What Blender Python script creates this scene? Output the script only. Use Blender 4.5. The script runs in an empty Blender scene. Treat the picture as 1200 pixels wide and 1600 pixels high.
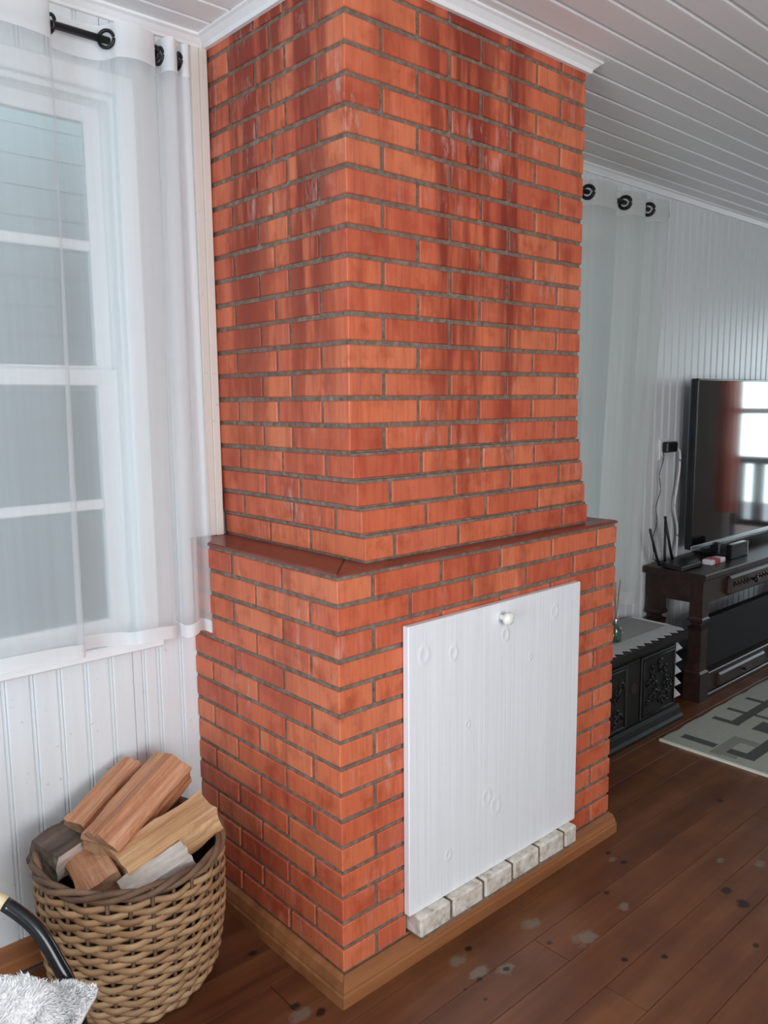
import bpy, bmesh, math, random
from mathutils import Vector, Matrix, noise
random.seed(7)
SC = bpy.context.scene
COL = SC.collection
ZO = 0.07            # floor height offset: shapes below are written with z = 0 at the top of the wooden plinth
# ------------------------------------------------------------------ camera, world, lights, exposure
CAM = Vector((-1.0752, -1.3471, 1.3306 + ZO))
YAW, PITCH, ROLL, FPX = 0.7333, -0.1376, -0.0085, 1259.24
fw = Vector((math.cos(PITCH)*math.sin(YAW), math.cos(PITCH)*math.cos(YAW), math.sin(PITCH)))
rt = fw.cross(Vector((0, 0, 1))).normalized(); up = rt.cross(fw)
r2 = math.cos(ROLL)*rt + math.sin(ROLL)*up; u2 = -math.sin(ROLL)*rt + math.cos(ROLL)*up
cd = bpy.data.cameras.new('camera'); cam = bpy.data.objects.new('camera', cd); COL.objects.link(cam)
cam.matrix_world = Matrix(((r2.x, u2.x, -fw.x, CAM.x), (r2.y, u2.y, -fw.y, CAM.y), (r2.z, u2.z, -fw.z, CAM.z), (0, 0, 0, 1)))
cd.sensor_fit = 'VERTICAL'; cd.sensor_height = 36; cd.lens = 36*FPX/1600; cd.clip_start = .02
SC.camera = cam
w = bpy.data.worlds.new('world'); SC.world = w; w.use_nodes = True
w.node_tree.nodes['Background'].inputs[0].default_value = (.80, .90, 1.0, 1)
w.node_tree.nodes['Background'].inputs[1].default_value = 1.9
def area(name, loc, target, sx, sy, power, color):
    l = bpy.data.lights.new(name, 'AREA'); l.shape = 'RECTANGLE'; l.size = sx; l.size_y = sy; l.energy = power; l.color = color
    o = bpy.data.objects.new(name, l); COL.objects.link(o); o.location = loc
    d = Vector(target) - Vector(loc); o.rotation_euler = d.to_track_quat('-Z', 'Z').to_euler(); return o
# daylight entering by the openings of the room
area('daylight_left_window', (-2.86, -1.10, 1.05 + ZO), (0, -1.10, 1.0 + ZO), 1.0, 1.1, 43, (.66, .85, 1.0))
area('daylight_front_window', (-.9, -3.68, 1.30 + ZO), (-.9, 0, 1.75 + ZO), 1.8, 1.35, 60, (.97, .98, 1.0))
area('daylight_door', (7.75, -.55, 1.15 + ZO), (5.0, -.55, 1.15 + ZO), 1.9, 2.1, 56, (.76, .96, 1.0))
SC.view_settings.view_transform = 'Standard'; SC.view_settings.look = 'None'
SC.view_settings.exposure = 0.3; SC.view_settings.gamma = 1.0; SC.view_settings.use_curve_mapping = False
SC.cycles.use_denoising = True
SC.cycles.max_bounces = 8; SC.cycles.diffuse_bounces = 5; SC.cycles.transparent_max_bounces = 16
SC.cycles.caustics_reflective = False; SC.cycles.caustics_refractive = False; SC.cycles.sample_clamp_indirect = 4

# ------------------------------------------------------------------ node helpers
class NT:
    def __init__(s, name):
        s.m = bpy.data.materials.new(name); s.m.use_nodes = True; s.t = s.m.node_tree
        s.b = s.t.nodes['Principled BSDF']; s.out = s.t.nodes['Material Output']
        s.geo = None
    def n(s, k, **kw):
        nd = s.t.nodes.new(k)
        for a, b in kw.items(): setattr(nd, a, b)
        return nd
    def l(s, a, b): s.t.links.new(a, b)
    def setin(s, sock, v):
        if hasattr(v, 'is_output'): s.l(v, sock)
        else: sock.default_value = v
    def pos(s):
        if s.geo is None: s.geo = s.n('ShaderNodeNewGeometry')
        return s.geo.outputs['Position']
    def objc(s): return s.n('ShaderNodeTexCoord').outputs['Object']
    def rnd(s): return s.n('ShaderNodeObjectInfo').outputs['Random']
    def math(s, op, a, b=0.0, c=None, clamp=False):
        m = s.n('ShaderNodeMath', operation=op); m.use_clamp = clamp
        s.setin(m.inputs[0], a); s.setin(m.inputs[1], b)
        if c is not None: s.setin(m.inputs[2], c)
        return m.outputs[0]
    def scale(s, v, k):
        m = s.n('ShaderNodeVectorMath', operation='MULTIPLY'); s.l(v, m.inputs[0]); m.inputs[1].default_value = k; return m.outputs[0]
    def add(s, v, o):
        m = s.n('ShaderNodeVectorMath', operation='ADD'); s.l(v, m.inputs[0]); s.setin(m.inputs[1], o); return m.outputs[0]
    def noise(s, v, sc=5., det=3., rough=.5):
        nd = s.n('ShaderNodeTexNoise'); s.l(v, nd.inputs['Vector']); nd.inputs['Scale'].default_value = sc
        nd.inputs['Detail'].default_value = det; nd.inputs['Roughness'].default_value = rough; return nd.outputs['Fac']
    def vor(s, v, sc=5., feature='F1'):
        nd = s.n('ShaderNodeTexVoronoi', feature=feature); s.l(v, nd.inputs['Vector']); nd.inputs['Scale'].default_value = sc; return nd.outputs['Distance']
    def ramp(s, f, stops):
        r = s.n('ShaderNodeValToRGB'); s.l(f, r.inputs[0]); e = r.color_ramp.elements
        while len(e) > 1: e.remove(e[0])
        e[0].position = stops[0][0]; e[0].color = (*stops[0][1], 1) if len(stops[0][1]) == 3 else stops[0][1]
        for p, c in stops[1:]:
            q = e.new(p); q.color = (*c, 1)
        return r.outputs[0]
    def mr(s, f, a, b, c=0., d=1.):
        m = s.n('ShaderNodeMapRange'); s.l(f, m.inputs[0])
        for i, v in enumerate((a, b, c, d)): m.inputs[i+1].default_value = v
        return m.outputs[0]
    def mix(s, f, a, b, blend='MIX'):
        m = s.n('ShaderNodeMix', data_type='RGBA', blend_type=blend); s.setin(m.inputs[0], f)
        s.setin(m.inputs[6], a if hasattr(a, 'is_output') else (*a, 1)); s.setin(m.inputs[7], b if hasattr(b, 'is_output') else (*b, 1)); return m.outputs[2]
    def bump(s, h, st=.2, dist=.01):
        b = s.n('ShaderNodeBump'); b.inputs['Strength'].default_value = st; b.inputs['Distance'].default_value = dist
        s.l(h, b.inputs['Height']); s.l(b.outputs[0], s.b.inputs['Normal'])
    def col(s, c): s.setin(s.b.inputs['Base Color'], c if hasattr(c, 'is_output') else (*c, 1))
    def rough(s, v): s.setin(s.b.inputs['Roughness'], v)
    def sep(s, v):
        x = s.n('ShaderNodeSeparateXYZ'); s.l(v, x.inputs[0]); return x.outputs
    def band(s, v, c, hw, soft=.6):      # 1 inside |v-c|<hw, soft edge
        d = s.math('ABSOLUTE', s.math('SUBTRACT', v, c)); return s.mr(d, hw*(1-soft), hw, 1., 0.)

M = {}
def plain(name, c, r=.5, metal=0., var=.12, sc=40., bump=0.):
    t = NT(name); n = t.noise(t.objc(), sc, 3.)
    t.col(t.mix(n, tuple(x*(1-var) for x in c), tuple(min(1, x*(1+var)) for x in c))); t.rough(r); t.b.inputs['Metallic'].default_value = metal
    if bump: t.bump(n, bump, .002)
    M[name] = t.m; return t.m

def brick_mat():
    t = NT('brick'); p = t.pos(); x, y, z = t.sep(p)
    base = t.ramp(t.rnd(), [(0, (.45, .072, .038)), (.2, (.55, .102, .049)), (.45, (.61, .132, .060)), (.7, (.66, .165, .074)), (.88, (.66, .185, .088)), (1, (.52, .100, .056))])
    # grain drawn vertically by the extruder
    g = t.noise(t.scale(p, (45, 45, 7)), 1., 4., .6)
    c = t.mix(t.mr(g, .30, .70), base, t.mix(.5, base, (.68, .195, .085)), 'MIX')
    c = t.mix(t.math('MULTIPLY', t.mr(t.noise(t.scale(p, (120, 120, 9)), 1., 2.), .48, .75), .34), c, (.34, .05, .026))
    # sooty damp streaks with a shape of their own: down the middle of the stack and beside its left edge
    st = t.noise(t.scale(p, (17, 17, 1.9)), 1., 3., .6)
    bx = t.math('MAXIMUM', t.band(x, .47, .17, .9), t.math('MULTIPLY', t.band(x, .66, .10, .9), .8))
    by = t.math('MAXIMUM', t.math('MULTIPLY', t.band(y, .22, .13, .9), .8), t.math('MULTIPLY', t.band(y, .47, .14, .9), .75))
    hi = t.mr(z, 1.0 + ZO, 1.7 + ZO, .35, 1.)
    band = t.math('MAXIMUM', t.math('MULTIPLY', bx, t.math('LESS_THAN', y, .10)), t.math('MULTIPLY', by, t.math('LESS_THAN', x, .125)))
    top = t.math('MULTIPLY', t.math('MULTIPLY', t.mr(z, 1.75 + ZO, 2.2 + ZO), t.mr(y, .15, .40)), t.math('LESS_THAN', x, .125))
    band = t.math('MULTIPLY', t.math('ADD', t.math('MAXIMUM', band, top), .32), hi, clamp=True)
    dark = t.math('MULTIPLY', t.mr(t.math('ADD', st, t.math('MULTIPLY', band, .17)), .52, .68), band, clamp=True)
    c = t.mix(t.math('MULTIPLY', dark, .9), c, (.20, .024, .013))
    blot = t.mr(t.noise(t.scale(p, (13, 13, 12)), 1., 4., .6), .50, .70)
    c = t.mix(t.math('MULTIPLY', blot, .6), c, (.30, .035, .012))
    # lime bloom
    b1 = t.noise(t.scale(p, (38, 38, 10)), 1., 4., .7); b2 = t.noise(p, 4.2, 2.)
    bl = t.math('MULTIPLY', t.mr(b1, .53, .75), t.mr(b2, .49, .66), clamp=True)
    c = t.mix(t.math('MULTIPLY', bl, .75), c, (.62, .42, .36))
    t.col(c); t.rough(t.mr(g, .2, .8, .42, .60)); t.b.inputs['Specular IOR Level'].default_value = .4
    t.bump(t.math('ADD', t.math('MULTIPLY', g, .6), t.noise(p, 160., 2.)), .22, .0015)
    M['brick'] = t.m
brick_mat()
def mortar_mat():
    t = NT('mortar'); p = t.pos(); n = t.noise(p, 55., 5., .7); n2 = t.noise(p, 6., 2.)
    c = t.ramp(n, [(.25, (.075, .055, .042)), (.5, (.20, .145, .110)), (.75, (.33, .265, .21))])
    t.col(t.mix(t.math('MULTIPLY', t.mr(n2, .4, .7), .45), c, (.18, .085, .055))); t.rough(.95); t.bump(n, .7, .004); M['mortar'] = t.m
mortar_mat()
def paint(name, c, r=.38, grain=.05, dirt=0.):
    t = NT(name); p = t.pos(); g = t.noise(t.scale(p, (70, 70, 2.5)), 1., 3.)
    k = t.mix(t.mr(g, .3, .7), tuple(v*(1-grain) for v in c), c)
    k = t.mix(t.math('MULTIPLY', t.mr(t.noise(p, 2.2, 3.), .5, .8), .25), k, tuple(v*q for v, q in zip(c, (.90, .87, .82))))
    if dirt: k = t.mix(t.math('MULTIPLY', t.mr(t.noise(p, 60., 2.), .68, .76), dirt), k, (.25, .22, .18))
    t.col(k); t.rough(r); t.bump(g, .08, .002); M[name] = t.m
paint('white_paint', (.755, .785, .80), .36, .05, .3)
paint('ceiling_paint', (.86, .86, .86), .5, .03)
paint('white_trim', (.86, .86, .86), .4, .04)
paint('cream_trim', (.80, .755, .70), .4, .05, .3)
def board_mat():
    t = NT('board_paint'); p = t.pos(); x, y, z = t.sep(p)
    g = t.noise(t.scale(p, (150, 20, 2.2)), 1., 3., .6)
    h = t.math('MULTIPLY', g, .5)
    for kx, kz, r in ((.245, .725, .014), (.348, .707, .012), (.765, .736, .012), (.549, .712, .012), (.48, .28, .013), (.517, .243, .015), (.402, .505, .007), (.331, .175, .009), (.657, .628, .006)):
        dx = t.math('SUBTRACT', x, kx); dz = t.math('MULTIPLY', t.math('SUBTRACT', z, kz + ZO), .75)
        d = t.math('SQRT', t.math('ADD', t.math('MULTIPLY', dx, dx), t.math('MULTIPLY', dz, dz)))
        h = t.math('ADD', h, t.math('MULTIPLY', t.band(d, r, r*.7, 1.), .9))
    t.col(t.mix(t.mr(g, .3, .7), (.79, .80, .82), (.86, .87, .89))); t.rough(.34); t.bump(h, .5, .003); M['board_paint'] = t.m
board_mat()
def wood(name, a, b, c, sc=(1.6, 30, 30), r=.35, bumpv=.12, rnd=.5):
    t = NT(name); o = t.objc(); off = t.n('ShaderNodeCombineXYZ'); rr = t.math('MULTIPLY', t.rnd(), 37.); t.l(rr, off.inputs[0]); t.l(rr, off.inputs[1]); t.l(rr, off.inputs[2])
    v = t.add(t.scale(o, sc), off.outputs[0]); n = t.noise(v, 1., 4., .6); n2 = t.noise(t.scale(v, (.4, .25, .25)), 1., 2.)
    k = t.ramp(t.math('ADD', t.math('MULTIPLY', n, .6), t.math('MULTIPLY', n2, .4)), [(.3, a), (.5, b), (.7, c)])
    k = t.mix(t.math('MULTIPLY', t.rnd(), rnd), k, t.mix(.5, k, a))
    t.col(k); t.rough(r); t.bump(n, bumpv, .002); M[name] = t.m; return t, k
def floor_mat():
    t, k = wood('floor_wood', (.076, .022, .009), (.172, .060, .023), (.265, .112, .044), (1.1, 16, 16), .30, .08, .55)
    p = t.pos(); x, y, z = t.sep(p)
    k = t.mix(t.math('MULTIPLY', t.mr(t.noise(p, 3.5, 4.), .45, .75), .5), k, (.055, .016, .008))
    def spot(cx, cy, r, e=1.6):
        wob = t.noise(p, 45., 2.); dx = t.math('MULTIPLY', t.math('SUBTRACT', x, cx), 1/e); dy = t.math('SUBTRACT', y, cy)
        d = t.math('SQRT', t.math('ADD', t.math('MULTIPLY', dx, dx), t.math('MULTIPLY', dy, dy)))
        d = t.math('ADD', d, t.math('MULTIPLY', t.math('SUBTRACT', wob, .5), r*1.4)); return t.mr(d, r*.55, r, 1., 0.)
    grey = None
    for cx, cy, r in ((.30, -.085, .020), (.305, -.15, .020), (.36, -.185, .020), (.61, -.255, .028), (.80, -.25, .016), (.98, -.10, .012), (1.285, -.417, .016), (1.213, -.326, .012), (-.10, .035, .022), (.93, -.60, .010), (.55, -.12, .022)):
        s = spot(cx, cy, r); grey = s if grey is None else t.math('MAXIMUM', grey, s)
    k = t.mix(t.math('MULTIPLY', grey, .65), k, (.20, .165, .125))
    dk = None
    for cx, cy, r in ((.352, -.072, .010), (.29, -.165, .009), (.366, -.188, .009), (.523, -.2, .009), (1.0, -.071, .010), (.993, -.132, .011), (.819, -.182, .010), (.61, -.366, .010), (.695, -.429, .010), (1.078, -.409, .018), (1.053, -.467, .020), (.907, -.568, .009), (1.575, -.154, .012), (-.069, .291, .012), (-.095, .069, .014), (-.06, .01, .014), (.25, -.22, .006), (.24, -.165, .006), (1.37, -.42, .011)):
        s = spot(cx, cy, r, 1.3); dk = s if dk is None else t.math('MAXIMUM', dk, s)
    k = t.mix(t.math('MULTIPLY', dk, .92), k, (.016, .006, .004))
    t.col(k); t.rough(t.mr(t.noise(p, 7., 3.), .3, .7, .30, .48)); M['floor_wood'] = t.m
floor_mat()
wood('plinth_wood', (.17, .058, .022), (.34, .135, .052), (.48, .21, .088), (1.3, 22, 22), .40, .15)
wood('dark_wood', (.010, .006, .005), (.024, .013, .010), (.048, .024, .018), (2, 30, 30), .42, .2)
wood('console_wood', (.014, .006, .005), (.034, .015, .012), (.070, .032, .025), (2, 30, 30), .40, .2)
wood('chest_wood', (.005, .0045, .004), (.009, .008, .008), (.020, .018, .017), (3, 30, 30), .48, .3)
wood('split_wood_red', (.34, .13, .06), (.52, .24, .125), (.70, .40, .25), (5, 130, 130), .75, .7, .2)
wood('split_wood_pale', (.42, .20, .085), (.60, .35, .175), (.78, .56, .35), (5, 130, 130), .75, .7, .2)
wood('bark_grey', (.06, .04, .03), (.14, .10, .08), (.30, .24, .20), (4, 40, 40), .9, .9, .2)
wood('weathered_pale', (.22, .16, .12), (.54, .47, .41), (.82, .78, .74), (5, 30, 30), .85, .8, .1)
wood('end_grain', (.20, .09, .045), (.36, .19, .10), (.50, .30, .18), (40, 40, 40), .85, .7, .2)
wood('wicker', (.22, .115, .055), (.43, .26, .135), (.62, .43, .24), (14, 14, 22), .6, .4, .45)
wood('wicker_dark', (.085, .045, .026), (.17, .095, .055), (.29, .18, .11), (14, 14, 22), .65, .5, .4)
def mantle_mat():
    t = NT('mantle_slab'); p = t.pos(); n = t.noise(p, 9., 5., .6)
    t.col(t.ramp(n, [(.3, (.17, .040, .026)), (.6, (.25, .060, .038)), (.8, (.32, .095, .062))])); t.rough(t.mr(n, .3, .7, .26, .42)); M['mantle_slab'] = t.m
mantle_mat()
def hearth_mat():
    t = NT('whitewashed_brick'); p = t.pos(); n = t.noise(p, 38., 4., .65)
    t.col(t.ramp(n, [(.3, (.34, .27, .20)), (.46, (.58, .52, .44)), (.7, (.76, .71, .64))])); t.rough(.8); t.bump(n, .4, .003); M['whitewashed_brick'] = t.m
hearth_mat()
plain('black_iron', (.006, .006, .007), .45)
plain('black_plastic', (.010, .010, .012), .38)
plain('matt_black', (.004, .004, .005), .75)
plain('black_lacquer', (.008, .009, .011), .22)
plain('white_plastic', (.80, .80, .80), .4)
plain('red_plastic', (.50, .03, .025), .4)
plain('cream_cane', (.66, .55, .34), .5)
plain('silver', (.55, .57, .60), .3, 1.)
plain('knob_white', (.86, .84, .78), .25)
plain('reed', (.36, .19, .09), .7)
plain('seat_fabric', (.30, .27, .23), .9)
plain('joint_dust', (.17, .115, .085), .9, 0., .3, 30.)
plain('basket_lining', (.085, .05, .03), .9)
plain('dark_gap', (.03, .02, .015), .9)
plain('tan_board', (.42, .38, .33), .6)  # invented tone for the unseen walls, dark to cut their bounce light
plain('backing', (.50, .50, .50), .7)
plain('outside_board', (.37, .46, .48), .7, 0., .08, 6.)
plain('paint_window', (.80, .81, .81), .4, 0., .04, 8.)
def screen():
    t = NT('tv_screen'); t.col((.006, .007, .009)); t.rough(.07); t.b.inputs['Specular IOR Level'].default_value = .9
    t.b.inputs['Coat Weight'].default_value = .8; t.b.inputs['Coat Roughness'].default_value = .04; M['tv_screen'] = t.m
screen()
def glass(name, tint, refl=.10):
    t = NT(name); tr = t.n('ShaderNodeBsdfTransparent'); tr.inputs[0].default_value = (*tint, 1)
    gl = t.n('ShaderNodeBsdfGlossy'); gl.inputs['Roughness'].default_value = .03
    m = t.n('ShaderNodeMixShader'); m.inputs[0].default_value = refl
    t.l(tr.outputs[0], m.inputs[1]); t.l(gl.outputs[0], m.inputs[2]); t.l(m.outputs[0], t.out.inputs[0]); M[name] = t.m
glass('window_glass', (.90, .95, .94), .08); glass('bottle_glass', (.55, .72, .60), .12)
def voile(name, c, cover, tl=.5):
    t = NT(name); p = t.objc(); tr = t.n('ShaderNodeBsdfTransparent'); d = t.n('ShaderNodeBsdfDiffuse'); q = t.n('ShaderNodeBsdfTranslucent')
    for s in (d, q): s.inputs[0].default_value = (*c, 1)
    a = t.n('ShaderNodeMixShader'); a.inputs[0].default_value = tl; t.l(d.outputs[0], a.inputs[1]); t.l(q.outputs[0], a.inputs[2])
    m = t.n('ShaderNodeMixShader'); f = t.mr(t.noise(t.scale(p, (60, 60, 1.2)), 1., 2.), .3, .7, cover-.015, cover+.02)
    t.l(f, m.inputs[0]); t.l(tr.outputs[0], m.inputs[1]); t.l(a.outputs[0], m.inputs[2]); t.l(m.outputs[0], t.out.inputs[0]); M[name] = t.m
voile('sheer', (.84, .87, .88), .46, .35); voile('sheer_double', (.90, .90, .90), .80, .25)
voile('sheer_far', (.86, .91, .89), .68, .5); voile('sheer_far_double', (.82, .85, .84), .85, .4)
voile('red_curtain', (.80, .30, .22), .88, .6)
def lace(name, c):
    t = NT(name); p = t.objc(); v = t.vor(p, 75.); hole = t.mr(v, .10, .22, .8, 0.)
    t.col(t.mix(hole, c, tuple(q*.25 for q in c))); t.rough(.9); t.bump(v, .4, .003); M[name] = t.m
lace('lace_lit', (.85, .87, .90)); lace('lace_dim', (.50, .50, .50)); plain('cloth_grey', (.34, .34, .34), .9, 0., .1, 60.)  # one white lace: door light and dimness put into two tones
def fleece():
    t = NT('fleece'); p = t.objc(); n = t.noise(p, 45., 4., .7)
    t.col(t.mix(t.mr(n, .3, .7), (.90, .90, .90), (.97, .97, .97))); t.rough(1.); t.b.inputs['Sheen Weight'].default_value = .5; t.bump(n, .8, .01); M['fleece'] = t.m
fleece()
def rug_mat():
    t = NT('rug_weave'); x, y, z = t.sep(t.pos())
    wv = t.noise(t.scale(t.pos(), (330, 60, 1)), 1., 2.)
    k = t.mix(t.mr(wv, .3, .7), (.33, .345, .29), (.45, .455, .39))
    def rect(x0, x1, y0, y1):
        a = t.math('COMPARE', x, (x0+x1)/2, abs(x1-x0)/2); b = t.math('COMPARE', y, (y0+y1)/2, abs(y1-y0)/2); return t.math('MULTIPLY', a, b)
    def paintr(rs, c, k, f=1.):
        m = None
        for r in rs:
            q = rect(*r); m = q if m is None else t.math('MAXIMUM', m, q)
        return t.mix(t.math('MULTIPLY', m, f), k, c)
    k = paintr([(1.91, 2.13, .005, .052), (2.085, 2.135, -.055, .052), (1.92, 1.95, -.05, .05)], (.22, .215, .18), k, .8)
    k = paintr([(1.96, 2.005, .058, .199), (2.245, 2.28, .088, .205), (2.26, 3.3, .09, .131), (2.395, 2.425, .12, .21), (2.58, 2.612, .11, .208),
                (2.255, 2.37, -.12, .035), (2.406, 2.43, -.1, .09), (1.953, 2.004, -.107, .005), (2.004, 2.21, -.107, -.058), (2.16, 2.21, -.3, -.06),
                (2.6, 3.0, -.12, -.07), (2.7, 2.75, -.4, .1), (2.0, 2.05, -.5, -.2), (2.2, 2.6, -.5, -.44), (2.9, 3.2, -.6, -.3)], (.060, .062, .055), k, .95)
    t.col(k); t.rough(.95); t.bump(wv, .5, .003); M['rug_weave'] = t.m
rug_mat(); plain('rug_binding', (.78, .74, .62), .9)

# ------------------------------------------------------------------ object helpers
def prop(o, **k):
    for a, b in k.items():
        if b is not None: o[a] = b
    return o
def wloc(p):
    v = Vector((0, 0, 0))
    while p is not None: v += p.location; p = p.parent
    return v
def thing(name, loc, label=None, cat=None, group=None, kind=None):
    o = bpy.data.objects.new(name, None); o.empty_display_size = .05; COL.objects.link(o); o.location = loc
    return prop(o, label=label, category=cat, group=group, kind=kind)
def link(name, me, parent=None, loc=None, **k):
    o = bpy.data.objects.new(name, me); COL.objects.link(o)
    o.parent = parent
    if loc is not None: o.location = Vector(loc) - wloc(parent)
    return prop(o, **k)
def obj(name, bm, mat, parent=None, smooth=False, origin=None, **k):
    """mesh object from a bmesh in scene coordinates; its origin is put at the centre (or at origin)"""
    bmesh.ops.recalc_face_normals(bm, faces=bm.faces)
    if origin is None:
        vs = [v.co for v in bm.verts]
        origin = Vector([(min(v[i] for v in vs) + max(v[i] for v in vs))/2 for i in range(3)])
        if parent is None and k.get('label'): origin.z = min(v.z for v in vs)
    origin = Vector(origin)
    bmesh.ops.translate(bm, vec=-origin, verts=bm.verts)
    me = bpy.data.meshes.new(name); bm.to_mesh(me); bm.free()
    for m in (mat if isinstance(mat, (list, tuple)) else [mat]): me.materials.append(M[m])
    if smooth:
        for p in me.polygons: p.use_smooth = True
    return link(name, me, parent, origin, **k)
def box(bm, x0, x1, y0, y1, z0, z1, bev=0., mi=0):
    m = Matrix.Translation(((x0+x1)/2, (y0+y1)/2, (z0+z1)/2)) @ Matrix.Diagonal((abs(x1-x0), abs(y1-y0), abs(z1-z0), 1))
    r = bmesh.ops.create_cube(bm, size=1, matrix=m); vs = r['verts']
    fs = list({f for v in vs for f in v.link_faces})
    for f in fs: f.material_index = mi
    if bev: bmesh.ops.bevel(bm, geom=list({e for v in vs for e in v.link_edges}), offset=bev, segments=1, affect='EDGES', material=-1)
    return bm
def nbox(*a, **k): return box(bmesh.new(), *a, **k)
def prism(bm, pts, axis, a, b):
    """extrude polygon pts (two coordinates) along axis from a to b"""
    def mk(p, t): return {'z': (p[0], p[1], t), 'x': (t, p[0], p[1]), 'y': (p[0], t, p[1])}[axis]
    va = [bm.verts.new(mk(p, a)) for p in pts]; vb = [bm.verts.new(mk(p, b)) for p in pts]; n = len(pts)
    bm.faces.new(va); bm.faces.new(vb[::-1])
    for i in range(n): bm.faces.new((va[i], va[(i+1) % n], vb[(i+1) % n], vb[i]))
    return bm
def catmull(P, n):
    P = [Vector(p) for p in P]; out = []; Q = [2*P[0]-P[1]] + P + [2*P[-1]-P[-2]]
    for i in range(1, len(Q)-2):
        for k in range(n):
            t = k/n; a, b, c, d = Q[i-1], Q[i], Q[i+1], Q[i+2]
            out.append(.5*((2*b) + (c-a)*t + (2*a-5*b+4*c-d)*t*t + (3*b-a-3*c+d)*t**3))
    return out + [P[-1]]
def tube(bm, P, r, seg=8, closed=False, caps=True, flat=None):
    P = [Vector(p) for p in P]; n = len(P); rings = []; ref = Vector((0, 0, 1))
    for i, p in enumerate(P):
        t = (P[(i+1) % n] - P[i-1]) if closed else (P[min(i+1, n-1)] - P[max(i-1, 0)])
        t.normalize(); s = t.cross(ref)
        if s.length < 1e-3: s = t.cross(Vector((1, 0, 0)))
        s.normalize(); q = s.cross(t); rr = r(i/(n-1)) if callable(r) else r
        rz = rr if flat is None else flat
        rings.append([bm.verts.new(p + s*rr*math.cos(2*math.pi*k/seg) + q*rz*math.sin(2*math.pi*k/seg)) for k in range(seg)])
    for i in range(n if closed else n-1):
        a, b = rings[i], rings[(i+1) % n]
        for k in range(seg): bm.faces.new((a[k], a[(k+1) % seg], b[(k+1) % seg], b[k]))
    if not closed and caps: bm.faces.new(rings[0][::-1]); bm.faces.new(rings[-1])
    return bm
def lathe(bm, prof, c, seg=24, axis='z'):
    rings = []
    for r, h in prof:
        rr = []
        for k in range(seg):
            a = 2*math.pi*k/seg; v = (r*math.cos(a), r*math.sin(a), h)
            if axis == 'y': v = (v[0], h, v[1])
            rr.append(bm.verts.new(Vector(c) + Vector(v)))
        rings.append(rr)
    for a, b in zip(rings, rings[1:]):
        for k in range(seg): bm.faces.new((a[k], a[(k+1) % seg], b[(k+1) % seg], b[k]))
    bm.faces.new(rings[0][::-1]); bm.faces.new(rings[-1]); return bm
def torus(bm, c, R, r, axis, seg=20, ts=8):
    ax = Vector(axis).normalized(); s = ax.orthogonal().normalized(); q = ax.cross(s)
    return tube(bm, [Vector(c) + s*R*math.cos(2*math.pi*k/seg) + q*R*math.sin(2*math.pi*k/seg) for k in range(seg)], r, ts, closed=True)
def grid(bm, f, nu, nv):
    V = [[bm.verts.new(f(i/nu, j/nv)) for j in range(nv+1)] for i in range(nu+1)]
    for i in range(nu):
        for j in range(nv): bm.faces.new((V[i][j], V[i+1][j], V[i+1][j+1], V[i][j+1]))
    return bm

# ------------------------------------------------------------------ the room
XL, XR, YF, D, ZF, ZC = -2.8, 6.5, -3.6, .647, -.07, 2.272
floor = obj('floor', nbox(XL-.1, XR+1.4, YF-.1, D+.1, ZF-.06, ZF-.006), 'joint_dust', kind='structure')
meshes = {}
def shared_box(sx, sy, sz, bev, mat):
    k = (round(sx, 3), round(sy, 3), round(sz, 3), bev, mat)
    if k not in meshes:
        bm = nbox(-k[0]/2, k[0]/2, -k[1]/2, k[1]/2, -k[2]/2, k[2]/2, bev=bev); bmesh.ops.recalc_face_normals(bm, faces=bm.faces)
        me = bpy.data.meshes.new('board'); bm.to_mesh(me); bm.free(); me.materials.append(M[mat]); meshes[k] = me
    return meshes[k]
rj = random.Random(3)
row0 = -.277 + .11*8
j = 0
y1 = row0
while y1 > YF:
    y0 = y1 - .11
    known = {4: [.139 - .2, 1.9], 7: [.62, 2.6], 8: [1.765], 9: [.505, 2.9], 10: [1.2], 11: [.495, 2.2]}.get(j+0)
    # butt joints seen in the photograph, others spread at random
    yc = (y0+y1)/2
    if abs(yc+.222) < .03: cuts = [.505, 2.75]
    elif abs(yc+.112) < .03: cuts = [-1.0, 1.765, 4.1]
    elif abs(yc+.442) < .03: cuts = [.495, 2.4]
    elif abs(yc-.108) < .03: cuts = [-.10, 2.2]
    else: cuts = sorted(x for x in (rj.uniform(-1.9, -.6), rj.uniform(1.0, 2.6), rj.uniform(3.4, 4.4)))
    xs = [XL] + cuts + [XR+1.3]
    if y0 < D:
        for a, b in zip(xs, xs[1:]):
            yb = min(y1, D); L = round(b-a, 2)
            o = link('floor_board', shared_box(b-a-.0016, yb-y0-.0014, .012, .0008, 'floor_wood'), floor, ((a+b)/2, (y0+yb)/2, ZF-.006+rj.uniform(-.0003, .0003)))
    y1 = y0; j += 1
# ceiling of painted boards
ceiling = obj('ceiling', nbox(XL-.1, XR+.1, YF-.1, D+.1, ZC+.016, ZC+.06), 'backing', kind='structure')
cb = {}
yk = .55 + .0915
while yk > YF:
    y0, y1 = max(yk - .0915, YF), min(yk, D)
    w_ = round(y1-y0, 4)
    if w_ > .01:
        if w_ not in cb:
            h = w_/2; bm = bmesh.new()
            prism(bm, [(-h+.0005, .016), (-h+.0005, .011), (-h+.0045, .008), (-h+.010, .0005), (-h+.014, 0), (h-.005, 0), (h-.0006, .006), (h-.0006, .016)], 'x', XL-.05-1.2, XR+.05-1.2)
            bmesh.ops.recalc_face_normals(bm, faces=bm.faces)
            me = bpy.data.meshes.new('ceiling_board'); bm.to_mesh(me); bm.free(); me.materials.append(M['ceiling_paint']); cb[w_] = me
        link('ceiling_board', cb[w_], ceiling, (1.2, (y0+y1)/2, ZC))
    yk -= .0915
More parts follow.
